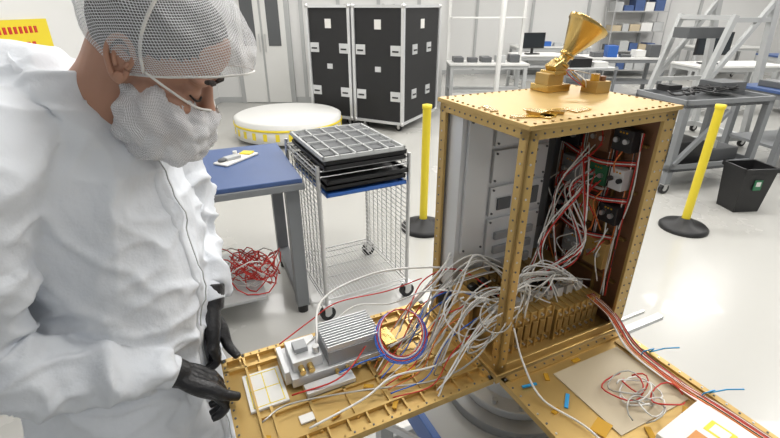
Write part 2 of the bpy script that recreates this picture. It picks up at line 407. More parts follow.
# ------------------------------------------------------------ SATELLITE
SM=TM(.24,.762,.90,26)
BW,BD,BH=.397,.290,.560
sat=empty('satellite',(0,0,0))
a=MB(SM)
a.bx(-.004,BW+.004,-.004,BD+.004,-.022,0,GOLD)
a.bx(-.005,BW+.005,-.005,BD+.005,BH-.004,BH+.005,GOLD)
for q in((0,BW,0,.010),(0,BW,BD-.010,BD),(0,.010,0,BD),(BW-.010,BW,0,BD)): a.bx(*q,BH-.024,BH-.004,GOLD);
pw=.024;t=.008
for X0,Y0,sx,sy in((0,0,1,1),(BW,0,-1,1),(0,BD,1,-1),(BW,BD,-1,-1)):
    wd=pw if (X0,Y0)!=(BW,0) else .038
    x0,x1=sorted((X0,X0+sx*wd));y0,y1=sorted((Y0,Y0+sy*t));a.bx(x0,x1,y0,y1,0,BH-.004,GOLD)
    x0,x1=sorted((X0,X0+sx*t));y0,y1=sorted((Y0,Y0+sy*pw));a.bx(x0,x1,y0,y1,0,BH-.004,GOLD)
a.bx(0,BW,0,.008,0,.022,GOLD);a.bx(0,.008,0,BD,0,.022,GOLD)
a.obj('frame',sat,bevel=.0012)
a=MB(SM)
for k in range(24):
    z=.02+k*.0225
    for X0 in(.012,BW-.010,BW-.028): a.cyl((X0,-.0012,z),(X0,.002,z),.0023,GREYD if k%3 else STEEL,n=8)
    for Y0 in(.013,BD-.012): a.cyl((-.0012,Y0,z),(.002,Y0,z),.0021,GREYD if k%3 else STEEL,n=8)
for k in range(19):
    X0=.015+k*(BW-.03)/18
    for Y0 in(.006,BD-.006):a.cyl((X0,Y0,BH+.005),(X0,Y0,BH+.007),.0028,GOLD2,n=8)
    a.cyl((X0,-.0012,BH-.013),(X0,.001,BH-.013),.002,GREYD,n=8)
for k in range(14):
    Y0=.02+k*(BD-.04)/13
    for X0 in(.006,BW-.006):a.cyl((X0,Y0,BH+.005),(X0,Y0,BH+.007),.0028,GOLD2,n=8)
    a.cyl((-.0012,Y0,BH-.013),(.001,Y0,BH-.013),.002,GREYD,n=8)
a.obj('fasteners',sat)
a=MB(SM)
a.bx(.01,BW-.01,BD-.012,BD-.006,0,BH-.01,ALUD)
a.bx(.012,.27,BD-.075,BD-.013,.09,.545,ALU)
for q in((.10,.178,.37,.45),(.186,.262,.37,.45),(.10,.178,.285,.36),(.186,.262,.285,.36),(.025,.09,.20,.53),(.10,.262,.46,.535),(.10,.262,.11,.275)):
    a.bx(q[0],q[1],BD-.084,BD-.075,q[2],q[3],ALU)
    for X0 in(q[0]+.007,q[1]-.007):
        for Z0 in(q[2]+.007,q[3]-.007): a.cyl((X0,BD-.087,Z0),(X0,BD-.084,Z0),.0028,GREYD,n=8)
for z in(.34,.375,.41,.44): a.cyl((.22,BD-.09,z),(.22,BD-.084,z),.004,BLACK,n=10)
a.bx(.12,.16,BD-.089,BD-.084,.30,.33,GREYD);a.bx(.20,.245,BD-.089,BD-.084,.30,.345,GREYD)
a.bx(.28,.32,BD-.05,BD-.013,.2,.48,GREYD)
for z in(.14,.18,.22): a.bx(.12,.24,BD-.094,BD-.084,z,z+.02,ALUD)
a.obj('avionics_enclosure',sat,bevel=.0012)
a=MB(SM)
a.bx(.008,.020,BD-.16,BD-.085,.0,.13,GOLD)
for k in range(4): a.cyl((.0,BD-.15+k*.018,.09),(.008,BD-.15+k*.018,.09),.006,STEEL)
a.obj('connector_bracket',sat)
a=MB(SM)
a.bx(BW-.018,BW-.010,.012,BD-.01,0,BH-.01,COPPER)
for z in(.12,.24,.36,.47): a.bx(BW-.028,BW-.018,.03,BD-.02,z-.003,z+.003,GOLD2)
for y in(.09,.17,.25): a.bx(BW-.028,BW-.018,y-.003,y+.003,.0,BH-.02,GOLD2)
for (y,z,w1,h1,dd,m) in ((.07,.48,.05,.05,.03,BLACK),(.14,.47,.06,.06,.02,COPPER),(.22,.46,.06,.05,.025,BLACK),(.065,.39,.035,.05,.03,ALU),(.13,.38,.05,.05,.012,GREENP),(.21,.37,.05,.07,.022,ALUD),(.07,.30,.05,.045,.025,BLACK),(.14,.29,.05,.06,.018,GOLD),(.22,.28,.05,.05,.03,BLACK),(.08,.19,.06,.07,.028,GOLD),(.16,.18,.06,.06,.02,ALUD),(.235,.17,.04,.08,.02,COPPER)):
    a.box((BW-.028-dd/2,y,z),(dd,w1,h1),m)
    for q in(-.012,.012): a.cyl((BW-.028-dd,y+q,z),(BW-.036-dd,y+q,z),.006,STEEL if m!=ALU else BLACK,n=10)
    for q in(-.008,0,.008): a.box((BW-.0285-dd,y+q,z+h1*.35),(.003,.004,.004),KAP)
a.obj('equipment_deck',sat,bevel=.001)
a=MB(SM)
def ribbox(x0,x1,y0,y1,z0,z1,n,mt):
    a.bx(x0,x1,y0,y1,z0,z1,mt)
    for i in range(n+1):
        X0=x0+(x1-x0)*i/n;a.bx(X0-.002,X0+.002,y0-.005,y1+.004,z0,z1+.004,mt)
    for i in range(n):
        X0=x0+(x1-x0)*(i+.5)/n
        a.cyl((X0,y0-.007,z0+.015),(X0,y0,z0+.015),.003,STEEL,n=8);a.cyl((X0,y0-.007,z1-.012),(X0,y0,z1-.012),.003,STEEL,n=8)
        a.bx(X0-.007,X0+.007,y0-.008,y0,z0+.03,z1-.025,GOLD2)
ribbox(.03,.19,.045,.17,0,.10,7,GOLD);ribbox(.20,.34,.04,.18,0,.085,7,GOLD);ribbox(.05,.25,.178,.202,0,.13,8,GOLD2)
a.bx(.025,.09,.172,.202,.0,.15,GOLD);a.cyl((.04,.172,.12),(.04,.158,.12),.014,BLACK);a.cyl((.07,.172,.13),(.07,.158,.13),.012,BLACK)
a.bx(.26,.36,.19,.27,0,.11,GOLD2)
for k in range(9):
    X0=.04+k*.033;a.bx(X0,X0+.02,.08,.10,.085,.112,ALU);a.bx(X0,X0+.018,.13,.145,.085,.11,BLACK)
a.obj('electronics_boxes',sat,bevel=.0008)
a=MB(SM)
zt=BH+.0055
for x,y,l,wd,rz in((.05,.05,.08,.02,-20),(.09,.045,.07,.018,30),(.13,.07,.06,.02,-5),(.075,.08,.05,.018,70),(.17,.05,.05,.016,10),(.02,.14,.05,.014,80)):
    a.box((x,y,zt+.0008),(l,wd,.001),KAP,rz)
a.box((.07,.06,zt+.004),(.03,.03,.006),GOLDB,15);a.box((.11,.05,zt+.003),(.02,.025,.005),GOLDB,40)
a.bx(.340,.384,.165,.21,zt,zt+.026,GOLD);a.cyl((.352,.185,zt+.026),(.352,.185,zt+.042),.010,KAP);a.cyl((.372,.18,zt+.026),(.372,.18,zt+.036),.007,COPPER)
for k in range(3): a.tube(crom([(.34,.195,zt+.01),(.32,.185+.02*k,zt+.03),(.325,.225+.01*k,zt+.045),(.355,.205,zt+.04)],5),.0013,(WWH,KAP,RED)[k],n=5)
a.obj('top_fittings',sat)
hp=SM@Vector((.283,.252,zt))
hm=MB(Matrix.Translation(hp)@Matrix.Rotation(R(26),4,'Z'))
hm.box((0,0,.008),(.070,.058,.016),GOLDB);hm.box((-.006,0,.027),(.047,.044,.028),GOLD);hm.box((.004,0,.041),(.038,.048,.010),GOLDB)
hm.bar((-.004,0,.044),(.024,.0,.060),.032,GOLDB,.028)
ax=Vector((.50,-.16,.84)).normalized();o=Vector((.022,0,.057))
hm.rev([(.0,0),(.020,0),(.020,.008),(.012,.009),(.013,.022),(.018,.023),(.018,.029),(.015,.030),(.045,.094),(.048,.096),(.050,.105),(.047,.105),(.042,.096),(.011,.034),(0,.034)],o,GOLDB,40,axis=ax)
hm.obj('horn_antenna',bevel=.001)

# left ribbed panel (hinged down)
a=MB(SM)
x0,x1,y0,y1=-.552,-.012,-.005,BD+.030
a.bx(x0,x1,y0,y1,-.016,-.010,GOLD)
for Y0,wd in((y0+.006,.012),(y0+.045,.005),(y1-.045,.005),(y1-.006,.012)): a.bx(x0,x1,Y0-wd/2,Y0+wd/2,-.012,0,GOLD)
for X0,wd in((x0+.006,.012),(x1-.006,.012),(x0+.05,.005)): a.bx(X0-wd/2,X0+wd/2,y0,y1,-.012,0,GOLD)
for k in range(1,13):
    X0=x0+(x1-x0)*k/13
    a.bx(X0-.002,X0+.002,y0,y0+.045,-.012,-.001,GOLD);a.bx(X0-.002,X0+.002,y1-.045,y1,-.012,-.001,GOLD)
for k in range(1,7):
    X0=x0+(x1-x0)*k/7;a.bx(X0-.003,X0+.003,y0+.04,y1-.04,-.012,-.004,GOLD)
for Y0 in(y0+.125,y0+.205): a.bx(x0+.05,x1,Y0-.003,Y0+.003,-.012,-.004,GOLD)
for k in range(27):
    X0=x0+.008+(x1-x0-.016)*k/26
    for Y0 in(y0+.006,y1-.006):a.cyl((X0,Y0,0),(X0,Y0,.0015),.0023,GOLD2 if k%2 else GREYD,n=8)
for k in range(15):
    Y0=y0+.01+(y1-y0-.02)*k/14
    a.cyl((x0+.006,Y0,0),(x0+.006,Y0,.0015),.0023,GREYD,n=8);a.cyl((x1-.006,Y0,0),(x1-.006,Y0,.0015),.0023,GREYD,n=8)
for Y0 in(.04,.15,.26): a.cyl((-.012,Y0-.02,-.01),(-.012,Y0+.02,-.01),.007,STEEL)
a.obj('hinged_panel_ribbed',sat)
a=MB(SM)
a.bx(-.515,-.435,.140,.250,-.009,-.0035,LABEL)
for X0 in(-.508,-.444): a.bx(X0,X0+.002,.147,.243,-.0035,-.003,YEL)
for Y0 in(.147,.195,.243): a.bx(-.508,-.442,Y0-.001,Y0+.001,-.0035,-.003,YEL)
a.bx(-.475,-.473,.147,.243,-.0035,-.003,YEL)
a.bx(-.43,-.40,.07,.09,-.009,-.005,LABEL);a.bx(-.2,-.15,.09,.12,-.009,-.005,KAP)
for x,y,rz in((-.36,.06,20),(-.27,.10,-30),(-.24,.03,50),(-.12,.05,10),(-.08,.27,-20),(-.50,.06,60)): a.box((x,y,-.004),(.022,.010,.003),KAP,rz)
a.obj('panel_labels',sat)
a=MB(SM)
a.bx(-.42,-.20,.165,.275,-.003,.020,ALU)
a.bx(-.335,-.205,.172,.265,.020,.056,ALUD)
for k in range(11): a.bx(-.335,-.205,.174+k*.0088,.177+k*.0088,.056,.070,ALU)
a.bx(-.412,-.345,.185,.262,.020,.047,ALU);a.bx(-.40,-.37,.21,.24,.047,.060,ALUD);a.cyl((-.355,.2,.047),(-.355,.2,.064),.008,STEEL);a.bx(-.19,-.160,.18,.24,-.003,.02,GOLDB)
a.bx(-.432,-.42,.18,.27,-.003,.032,ALU);a.cyl((-.395,.185,.03),(-.395,.165,.03),.007,GOLDB);a.cyl((-.375,.185,.03),(-.375,.165,.03),.007,GOLDB)
for k in range(5): a.cyl((-.32+k*.025,.165,.008),(-.32+k*.025,.153,.008),.005,GOLDB)
a.bx(-.40,-.29,.125,.155,-.004,.008,ALU)
a.obj('radio_module',bevel=.001)

# front flat panel
a=MB(SM)
PX=.385
a.bx(.0,PX,-.565,-.012,-.016,-.006,GOLD)
for q in((.0,.014,-.565,-.012),(PX-.014,PX,-.565,-.012),(.0,PX,-.026,-.012),(0,PX,-.565,-.551)): a.bx(*q,-.006,0,GOLD)
for k in range(22):
    Y0=-.02-k*.0255
    for X0 in(.007,PX-.007): a.cyl((X0,Y0,0),(X0,Y0,.0015),.0023,GREYD if k%2 else STEEL,n=8)
for k in range(14): a.cyl((.01+k*.028,-.019,0),(.01+k*.028,-.019,.0015),.0023,GREYD,n=8)
a.bx(.12,.325,-.23,-.05,-.006,-.003,TAN);a.bx(.06,.20,-.5,-.3,-.006,-.003,TAN)
for y in(-.06,-.21): a.box((.35,y,-.004),(.03,.05,.004),GOLD2)
a.box((.09,-.12,-.004),(.04,.008,.002),CYAN,40);a.box((.045,-.055,-.0),(.035,.005,.004),CYAN,-10);a.box((.17,-.26,-.003),(.05,.012,.002),KAP,60);a.box((.10,-.2,-.003),(.04,.03,.002),KAP,20)
for x,y,rz in((.05,-.13,10),(.10,-.05,60),(.20,-.04,0),(.29,-.245,30),(.06,-.26,80)): a.box((x,y,-.004),(.02,.010,.003),KAP,rz)
a.obj('hinged_panel_flat',sat)
a=MB(SM@TM(.245,-.325,-.003,6))
a.bx(-.08,.07,-.09,.065,0,.028,LABEL);a.bx(-.07,-.01,-.05,.03,.028,.0286,ORANGE);a.bx(.005,.04,-.02,.025,.028,.0286,YEL);a.bx(.01,.035,-.012,.017,.0286,.029,LABEL);a.bx(-.07,.06,-.075,-.065,.028,.0286,GREYD)
a.obj('labelled_instrument_box',bevel=.002)
a=MB(SM)
a.bx(BW,.56,-.012,.006,-.03,-.018,ALU);a.bx(BW,.54,.03,.036,-.03,-.02,STEEL)
a.obj('support_rail',sat)

# stand below
a=MB(TM(.24,.762,0,26))
c=(.2,.15)
a.rev([(0,.875),(.14,.875),(.14,.86),(.11,.855),(.11,.70),(.15,.695),(.15,.67),(0,.67)],(c[0],c[1],0),ALU,48)
a.rev([(.0,.67),(.19,.67),(.19,.64),(0,.64)],(c[0],c[1],0),ALUD,48)
for k in range(12):
    an=k*math.pi/6;a.cyl((c[0]+.135*math.cos(an),c[1]+.135*math.sin(an),.695),(c[0]+.135*math.cos(an),c[1]+.135*math.sin(an),.708),.008,STEEL,n=8)
a.bx(-.08,.50,-.18,.5,.60,.64,GREYL)
a.bx(-.10,-.08,-.2,.52,.57,.65,BLUEP);a.bx(.50,.52,-.2,.52,.57,.65,GREYL);a.bx(-.08,.5,-.2,-.18,.57,.65,GREYL);a.bx(-.08,.5,.5,.52,.57,.65,GREYL)
for X0 in(-.06,.47):
    for Y0 in(-.12,.47): a.bx(X0-.025,X0+.025,Y0-.025,Y0+.025,.1,.60,GREYL);caster(a,X0,Y0,.1,.05)
a.bx(-.06,.47,-.13,-.11,.15,.2,GREYL);a.bx(-.06,.47,.46,.48,.15,.2,GREYL);a.bx(-.07,-.05,-.12,.47,.15,.2,GREYL)
for p in((-.30,.05),(-.30,.26),(.1,-.38),(.33,-.38)):
    q=(max(-.08,min(.47,p[0])),max(-.12,min(.47,p[1])))
    a.bar((q[0],q[1],.62),(p[0],p[1],.878),.014,ALU)
a.obj('satellite_stand',bevel=.002)

# ------------------------------------------------------------ cables
har=empty('cable_harness')
def rv(x0,x1,y0,y1,z0,z1): return Vector((random.uniform(x0,x1),random.uniform(y0,y1),random.uniform(z0,z1)))
def cab(mb,pts,r,m,clampz=.004,k=7):
    P=crom(pts,k);P=[Vector((p.x,p.y,max(p.z,clampz))) for p in P];mb.tube(P,r,m,n=6)
def bundle(mb,pts,n,j,rlo,rhi,cols,clampz=.004):
    """n strands that share a route, spread by j, splaying at both ends"""
    for k in range(n):
        P=[]
        for i,p in enumerate(pts):
            e=2.2 if i in(0,len(pts)-1) else 1
            P.append(Vector(p)+rv(-j*e,j*e,-j*e,j*e,-j,j))
        cab(mb,P,random.uniform(rlo,rhi),cols[k%len(cols)],clampz)
random.seed(21)
a=MB(SM)
W3=[WWH,WGR,WWH,WWH]
# shared-route bundles: module tops -> hump -> left panel
for i in range(7):
    y=.04+.03*i
    bundle(a,[rv(.05,.2,y-.01,y+.01,.105,.115),rv(.02,.10,y-.03,y+.02,.15,.22),rv(-.07,-.02,y-.02,y+.03,.09,.16),rv(-.13,-.07,y-.02,y+.03,.02,.06),rv(-.20,-.11,y-.02,y+.04,.004,.01)],3,.010,.0013,.0025,W3)
# loops inside over boxes
for i in range(6):
    bundle(a,[rv(.05,.16,.06,.14,.105,.11),rv(.08,.18,.0,.1,.16,.22),rv(.16,.27,.02,.12,.14,.20),rv(.22,.32,.06,.15,.09,.12)],3,.010,.0012,.0024,W3,.05)
for i in range(9):
    c=rv(-.04,.07,.0,.12,.10,.17);rr=random.uniform(.035,.07)
    a.tube([c+Vector((math.cos(t)*rr,math.sin(t)*rr*.5,math.sin(t+i)*rr*.7)) for t in [j*.35+i for j in range(17)]],random.uniform(.0013,.0024),random.choice([WWH,WGR,WWH]))
# branches up to the right deck
for i in range(6):
    bundle(a,[rv(.12,.32,.06,.18,.10,.12),rv(.18,.30,.04,.18,.17,.26),rv(.26,.34,.05,.22,.24,.36),rv(.335,.355,.05,.25,.25,.46)],3,.008,.0012,.0021,(WWH,RED,WWH,WGR),.05)
for (y,zz0,zz1) in ((.045,.08,.50),(.105,.15,.52),(.185,.12,.50),(.25,.1,.5)):
    for k in range(5):
        o=.0035*(k-2);j=random.uniform(-.010,.010)
        a.tube(crom([(BW-.036-.003*(k%2),y+o,zz0),(BW-.040,y+o+j,zz0+(zz1-zz0)*.3),(BW-.036,y+o-j,zz0+(zz1-zz0)*.65),(BW-.036,y+o,zz1)],5),.0017,(RED,WWH,BLACK,WWH,ORW)[k])
for (z,ya,yb) in ((.425,.04,.26),(.335,.04,.25),(.235,.05,.26)):
    for k in range(4):
        a.tube(crom([(BW-.034,ya,z+.004*k),(BW-.055,(ya*2+yb)/3,z+.004*k-.012),(BW-.048,(ya+2*yb)/3,z+.004*k-.01),(BW-.034,yb,z+.004*k)],5),.0016,(RED,WWH,RED,BLACK)[k])
for i in range(22):
    y=random.uniform(.05,.24);z=random.uniform(.16,.50)
    cab(a,[(BW-.05,y,z),(BW-.075,y+random.uniform(-.03,.03),z-.03),(BW-.05,y+random.uniform(-.05,.05),z-random.uniform(.06,.12))],.0016,(RED,WWH,ORW,RED,WWH)[i%5],.05)
a.obj('loom',har)
a=MB(SM)
random.seed(5)
cab(a,[(.02,.05,.12),(-.05,.03,.10),(-.12,.06,.03),(-.22,.08,.02),(-.30,.06,.01),(-.42,.045,.004)],.0024,WWH)
cab(a,[(.0,.1,.16),(-.08,.18,.14),(-.14,.26,.07),(-.22,.29,.07),(-.30,.27,.05),(-.40,.21,.05)],.0020,WWH)
cab(a,[(.04,.06,.1),(-.06,.0,.08),(-.14,.04,.01),(-.3,.09,.005),(-.44,.12,.004),(-.5,.10,.003)],.0020,WGR)
cab(a,[(-.05,.26,.12),(-.13,.30,.08),(-.26,.31,.08),(-.33,.31,.05),(-.42,.28,.03)],.0016,RED)
for k,m in enumerate((WBLUE,WBLUE,RED,WBLUE,WWH,RED)):
    c=Vector((-.165,.150,.060+.002*k));rr=.062-.0025*k
    pts=[c+Vector((math.cos(t)*rr,math.sin(t)*rr*.95,.030*math.sin(t+.4)+.0)) for t in [i*.3+k*.4 for i in range(24)]]
    a.tube(pts,.0014,m)
cab(a,[(-.12,.16,.06),(-.07,.19,.10),(-.02,.15,.14),(.04,.1,.12)],.0018,WBLUE);cab(a,[(-.22,.12,.05),(-.27,.14,.03),(-.32,.15,.012)],.0018,WBLUE)
cab(a,[(-.13,.2,.06),(-.05,.25,.12),(.02,.2,.16),(.1,.12,.1)],.0018,RED);cab(a,[(-.22,.19,.05),(-.32,.13,.02),(-.43,.14,.005)],.0018,RED)
for k in range(9):
    cab(a,[(-.02,.04+.025*k,.12),(-.09,.05+.025*k,.06+.01*(k%4)),(-.15,.03+.025*k,.01),(-.24,.04+.012*k,.006)],.0015,(RED,WBLUE,ORW,RED,WWH,WBLUE,RED,WWH,ORW)[k])
cab(a,[(-.35,.21,.06),(-.30,.31,.10),(-.16,.32,.13),(-.04,.26,.15),(.05,.2,.15)],.0028,WWH)
a.obj('panel_leads',har)
a=MB(SM)
for i in range(16):
    m=(WWH,RED,COPPER,WWH,RED,COPPER,ORW,BLACK)[i%8]
    o=random.uniform(-.015,.012);q=random.uniform(-.006,.006)
    cab(a,[(.32+o,.05,.09),(.352+o,-.0,.05),(.344+o+q,-.08,.008),(.334+o,-.2,.008),(.342+o-q,-.3,.01),(.357+o,-.5,.008)],.0015,m,.001)
for i in range(9):
    c=rv(.20,.28,-.25,-.15,.008,.02);r=random.uniform(.025,.05)
    a.tube([c+Vector((math.cos(t)*r,math.sin(t)*r*.7,.008*math.sin(2*t+i))) for t in [j*.4+i for j in range(15)]],.0017,random.choice([WWH,WGR,WWH,RED]))
cab(a,[(.05,.02,.1),(.03,-.04,.06),(.04,-.1,.004),(.07,-.2,.003),(.06,-.35,.003)],.0022,WWH,0)
for y in(-.1,-.24): a.tube([(.345,y,.0),(.34,y-.005,.02),(.355,y-.01,.024),(.37,y-.01,.02),(.375,y,.0),(.395,y-.02,.02),(.415,y-.04,.03)],.0015,CYAN)
a.obj('front_leads',har)

# ------------------------------------------------------------ PERSON
tech=empty('technician')
def loft_xy(rings,n=40,k=6):
    P=crom([(r[0],r[1],r[2]) for r in rings],k);Q=crom([(r[3],r[4],0) for r in rings],k)
    vs=[];fs=[];N=len(P)
    for p,q in zip(P,Q):
        for i in range(n):
            a=2*math.pi*i/n;ca,sa=math.cos(a),math.sin(a);e=.85
            vs.append((p.x+q.x*math.copysign(abs(ca)**e,ca),p.y+q.y*math.copysign(abs(sa)**e,sa),p.z))
    for j in range(N-1):
        for i in range(n): fs.append((j*n+i,j*n+(i+1)%n,(j+1)*n+(i+1)%n,(j+1)*n+i))
    fs.append(tuple(range(n-1,-1,-1)));fs.append(tuple((N-1)*n+i for i in range(n)))
    return vs,fs
def limb(mb,pts,rad,mt,n=24,k=8):
    P=crom(pts,k);Q=crom([(r,0,0) for r in rad],k)
    mb.tube(P,[max(.002,q.x) for q in Q],mt,n=n)
def remesh(o,vox,smooth=2):
    m=o.modifiers.new('rm','REMESH');m.mode='VOXEL';m.voxel_size=vox;m.use_smooth_shade=True
    if smooth:
        s=o.modifiers.new('sm','SMOOTH');s.iterations=smooth;s.factor=.5
    dg=bpy.context.evaluated_depsgraph_get();ev=o.evaluated_get(dg)
    me=bpy.data.meshes.new_from_object(ev);mts=[x for x in o.data.materials]
    o.modifiers.clear();o.data=me
    if not me.materials:
        for x in mts:me.materials.append(x)
    for p in me.polygons:p.use_smooth=True
    return o
a=MB()
CY=.80
rings=[(-.61,CY,.46,.19,.235),(-.61,CY,.60,.185,.225),(-.605,CY-.01,.78,.18,.22),(-.60,CY-.01,.95,.175,.195),(-.575,CY,1.10,.168,.165),(-.575,CY,1.24,.162,.165),(-.585,CY,1.36,.15,.175),(-.59,CY,1.44,.135,.165),(-.59,CY-.005,1.51,.115,.13),(-.565,CY-.01,1.540,.085,.09),(-.545,CY-.01,1.555,.06,.065)]
v,f=loft_xy(rings);a.add(v,f,COAT)
limb(a,[(-.575,.69,1.48),(-.59,.615,1.445),(-.64,.575,1.29),(-.675,.565,1.14),(-.605,.585,1.085),(-.52,.635,1.038),(-.455,.672,1.003)],[.07,.090,.078,.066,.062,.054,.043],COAT)
limb(a,[(-.56,.89,1.46),(-.535,.955,1.40),(-.51,.99,1.26),(-.495,.985,1.14),(-.465,.94,1.09),(-.43,.885,1.045)],[.07,.085,.07,.062,.055,.044],COAT)
a.ell((-.61,.66,1.46),(.10,.085,.095),COAT);a.ell((-.57,.92,1.42),(.085,.085,.085),COAT);a.ell((-.64,.78,1.50),(.11,.13,.085),COAT)
coat=a.obj('coat',tech);remesh(coat,.006,5)
me=coat.data
nrm=[v.normal.copy() for v in me.vertices]
def segd(p,a_,b_):
    a_=Vector(a_);b_=Vector(b_);t=max(0,min(1,(p-a_).dot(b_-a_)/(b_-a_).length_squared));return (p-(a_+(b_-a_)*t)).length,t
def ridge(q,w=3.0): return max(0,1-abs(noise.noise(q))*w)**1.5
for v,nn in zip(me.vertices,nrm):
    p=v.co
    wv=noise.noise(p*5)*.6
    d1=ridge(Vector((p.x*6+wv,p.y*6,p.z*2.4+wv)),2.6)
    d2=ridge(Vector((p.x*12+p.z*7,p.y*12-p.z*6+wv,p.z*5)),2.8)
    d4=ridge(Vector((p.x*9-p.z*10,p.y*9+p.z*8,p.z*7+7)),2.8)
    near=min(segd(p,(-.64,.575,1.27),(-.675,.57,1.13))[0],segd(p,(-.675,.57,1.13),(-.455,.672,1.0))[0],segd(p,(-.50,.985,1.25),(-.43,.885,1.045))[0])
    amp=.014 if near<.09 else .0075
    d3=noise.noise(Vector((p.x*26,p.y*26,p.z*30)))
    v.co=p+nn*(.017*(d1-.3)+amp*(d2-.2)+amp*.8*(d4-.2)+.0015*d3)
me.update()
bm=bmesh.new();bm.from_mesh(me);bvh=BVHTree.FromBMesh(bm);bm.free()
a=MB()
def hitx(y,z):
    h=bvh.ray_cast(Vector((.2,y,z)),Vector((-1,0,0)))
    return h[0]
pl=[]
ZY=.795
for i in range(60):
    z=1.49-i*.0170;h=hitx(ZY,z)
    if h and h.x>-.60: pl.append(Vector((h.x+.002,ZY,z)))
vs=[]
for p in pl:
    for dy,dx in((-.022,-.004),(-.020,.003),(.016,.003),(.018,-.004)):
        h=hitx(p.y+dy,p.z);xx=(h.x if h else p.x);vs.append((xx+dx,p.y+dy,p.z))
a.add(vs,[(j*4+k,j*4+k+1,(j+1)*4+k+1,(j+1)*4+k) for j in range(len(pl)-1) for k in range(3)],COAT,True)
a.obj('placket',tech)
a=MB();a.tube([p+Vector((.0035,.002,0)) for p in pl],.0014,GREYL);a.obj('zip',tech)
a=MB();vs=[];n=36
for j,(c,rx,ry,z) in enumerate((((-.545,.79),.096,.094,1.480),((-.535,.79),.088,.082,1.520),((-.528,.79),.084,.078,1.540),((-.530,.79),.079,.073,1.533),((-.54,.79),.075,.07,1.48))):
    for i in range(n):
        an=2*math.pi*i/n;vs.append((c[0]+rx*math.cos(an),c[1]+ry*math.sin(an),z-.052*math.cos(an)+.003*math.sin(an*5)))
a.add(vs,[(j*n+i,j*n+(i+1)%n,(j+1)*n+(i+1)%n,(j+1)*n+i) for j in range(4) for i in range(n)],COAT,True)
a.obj('collar',tech)
a=MB()
limb(a,[(-.475,.665,1.012),(-.452,.674,1.0),(-.432,.682,.985)],[.037,.036,.033],COAT)
limb(a,[(-.445,.90,1.062),(-.43,.885,1.045),(-.42,.87,1.022)],[.038,.037,.033],COAT)
a.obj('cuffs',tech)
a=MB()
for y in(.71,.89):
    limb(a,[(-.60,y,.88),(-.60,y,.70),(-.59,y,.48),(-.60,y,.28),(-.61,y,.09)],[.075,.075,.065,.060,.055],TROU)
a.ell((-.60,.80,.88),(.10,.12,.08),TROU)
remesh(a.obj('trousers',tech),.012,3)
a=MB()
for y in(.71,.89):
    limb(a,[(-.655,y,.05),(-.60,y,.06),(-.52,y,.045),(-.43,y,.035),(-.40,y,.03)],[.035,.05,.045,.035,.02],BLACK)
    a.ell((-.53,y,.012),(.15,.048,.012),BLACK)
a.obj('shoes',tech)
HM=Matrix.Translation((-.390,.785,1.572))@Matrix.Rotation(R(4),4,'Z')@Matrix.Rotation(R(37),4,'Y')@Matrix.Scale(1.04,4)
a=MB(HM)
a.ell((-.008,0,.035),(.098,.077,.085),SKIN);a.ell((.035,0,-.035),(.058,.060,.075),SKIN);a.ell((.035,0,-.078),(.056,.050,.036),SKIN);a.ell((.078,0,-.098),(.022,.026,.020),SKIN)
a.ell((.055,0,.055),(.042,.060,.045),SKIN)
limb(a,[(.086,0,.012),(.098,0,-.010),(.110,0,-.028),(.116,0,-.036)],[.009,.010,.012,.012],SKIN,n=14)
for s_ in(-1,1):
    a.ell((.104,s_*.013,-.040),(.012,.009,.008),SKIN);a.ell((.078,s_*.032,.022),(.016,.024,.009),SKIN);a.ell((.066,s_*.044,-.028),(.026,.018,.018),SKIN)
    a.ell((.074,s_*.032,.000),(.0165,.018,.0145),SKIN)
a.ell((.098,0,-.066),(.012,.024,.006),SKIN);a.ell((.096,0,-.076),(.012,.021,.007),SKIN)
MI=HM.inverted()
limb(a,[(-.03,0,-.01),MI@Vector((-.465,.788,1.53)),MI@Vector((-.52,.788,1.475)),MI@Vector((-.55,.79,1.42))],[.062,.060,.064,.066],SKIN)
remesh(a.obj('head',tech),.0035,3)
a=MB(HM)
for s_ in(-1,1):
    X=Matrix.Translation((-.008,s_*.076,-.004))@Matrix.Rotation(R(s_*22),4,'Z')@Matrix.Rotation(R(-10),4,'Y')
    hel=[Vector((.006,0,-.008)),Vector((.010,0,.010)),Vector((.004,s_*.006,.027)),Vector((-.010,s_*.010,.033)),Vector((-.022,s_*.012,.022)),Vector((-.024,s_*.012,.004)),Vector((-.016,s_*.009,-.014)),Vector((-.006,s_*.005,-.027)),Vector((.004,0,-.026)),Vector((.006,0,-.010))]
    P=crom([X@p for p in hel],6);a.tube(P,.0042,SKIN,n=10)
    ant=[Vector((-.0,s_*.003,.020)),Vector((-.010,s_*.006,.018)),Vector((-.014,s_*.008,.004)),Vector((-.008,s_*.006,-.010))]
    a.tube(crom([X@p for p in ant],6),.0035,SKIN,n=8)
    a.ell(X@Vector((-.007,s_*.001,.002)),(.017,.004,.027),SKIN,16);a.ell(X@Vector((.0,s_*.004,-.024)),(.009,.005,.009),SKIN,12);a.ell(X@Vector((.006,s_*.003,-.002)),(.004,.004,.006),SKIN,10)
a.obj('ears',tech)
a=MB(HM)
for s_ in(-1,1):
    a.tube(crom([(.094,s_*.012,.020),(.097,s_*.024,.027),(.090,s_*.040,.026),(.080,s_*.050,.019)],5),[.0035,.0035,.004,.004,.0045,.0045,.0045,.004,.004,.004,.0035,.003,.003,.0025,.002,.002],HAIR,n=6)
    a.tube(crom([(.091,s_*.020,-.005),(.0925,s_*.030,-.009),(.088,s_*.041,-.008),(.080,s_*.048,-.003)],5),.0018,HAIR,n=6)
a.obj('eyebrows_lashes',tech)
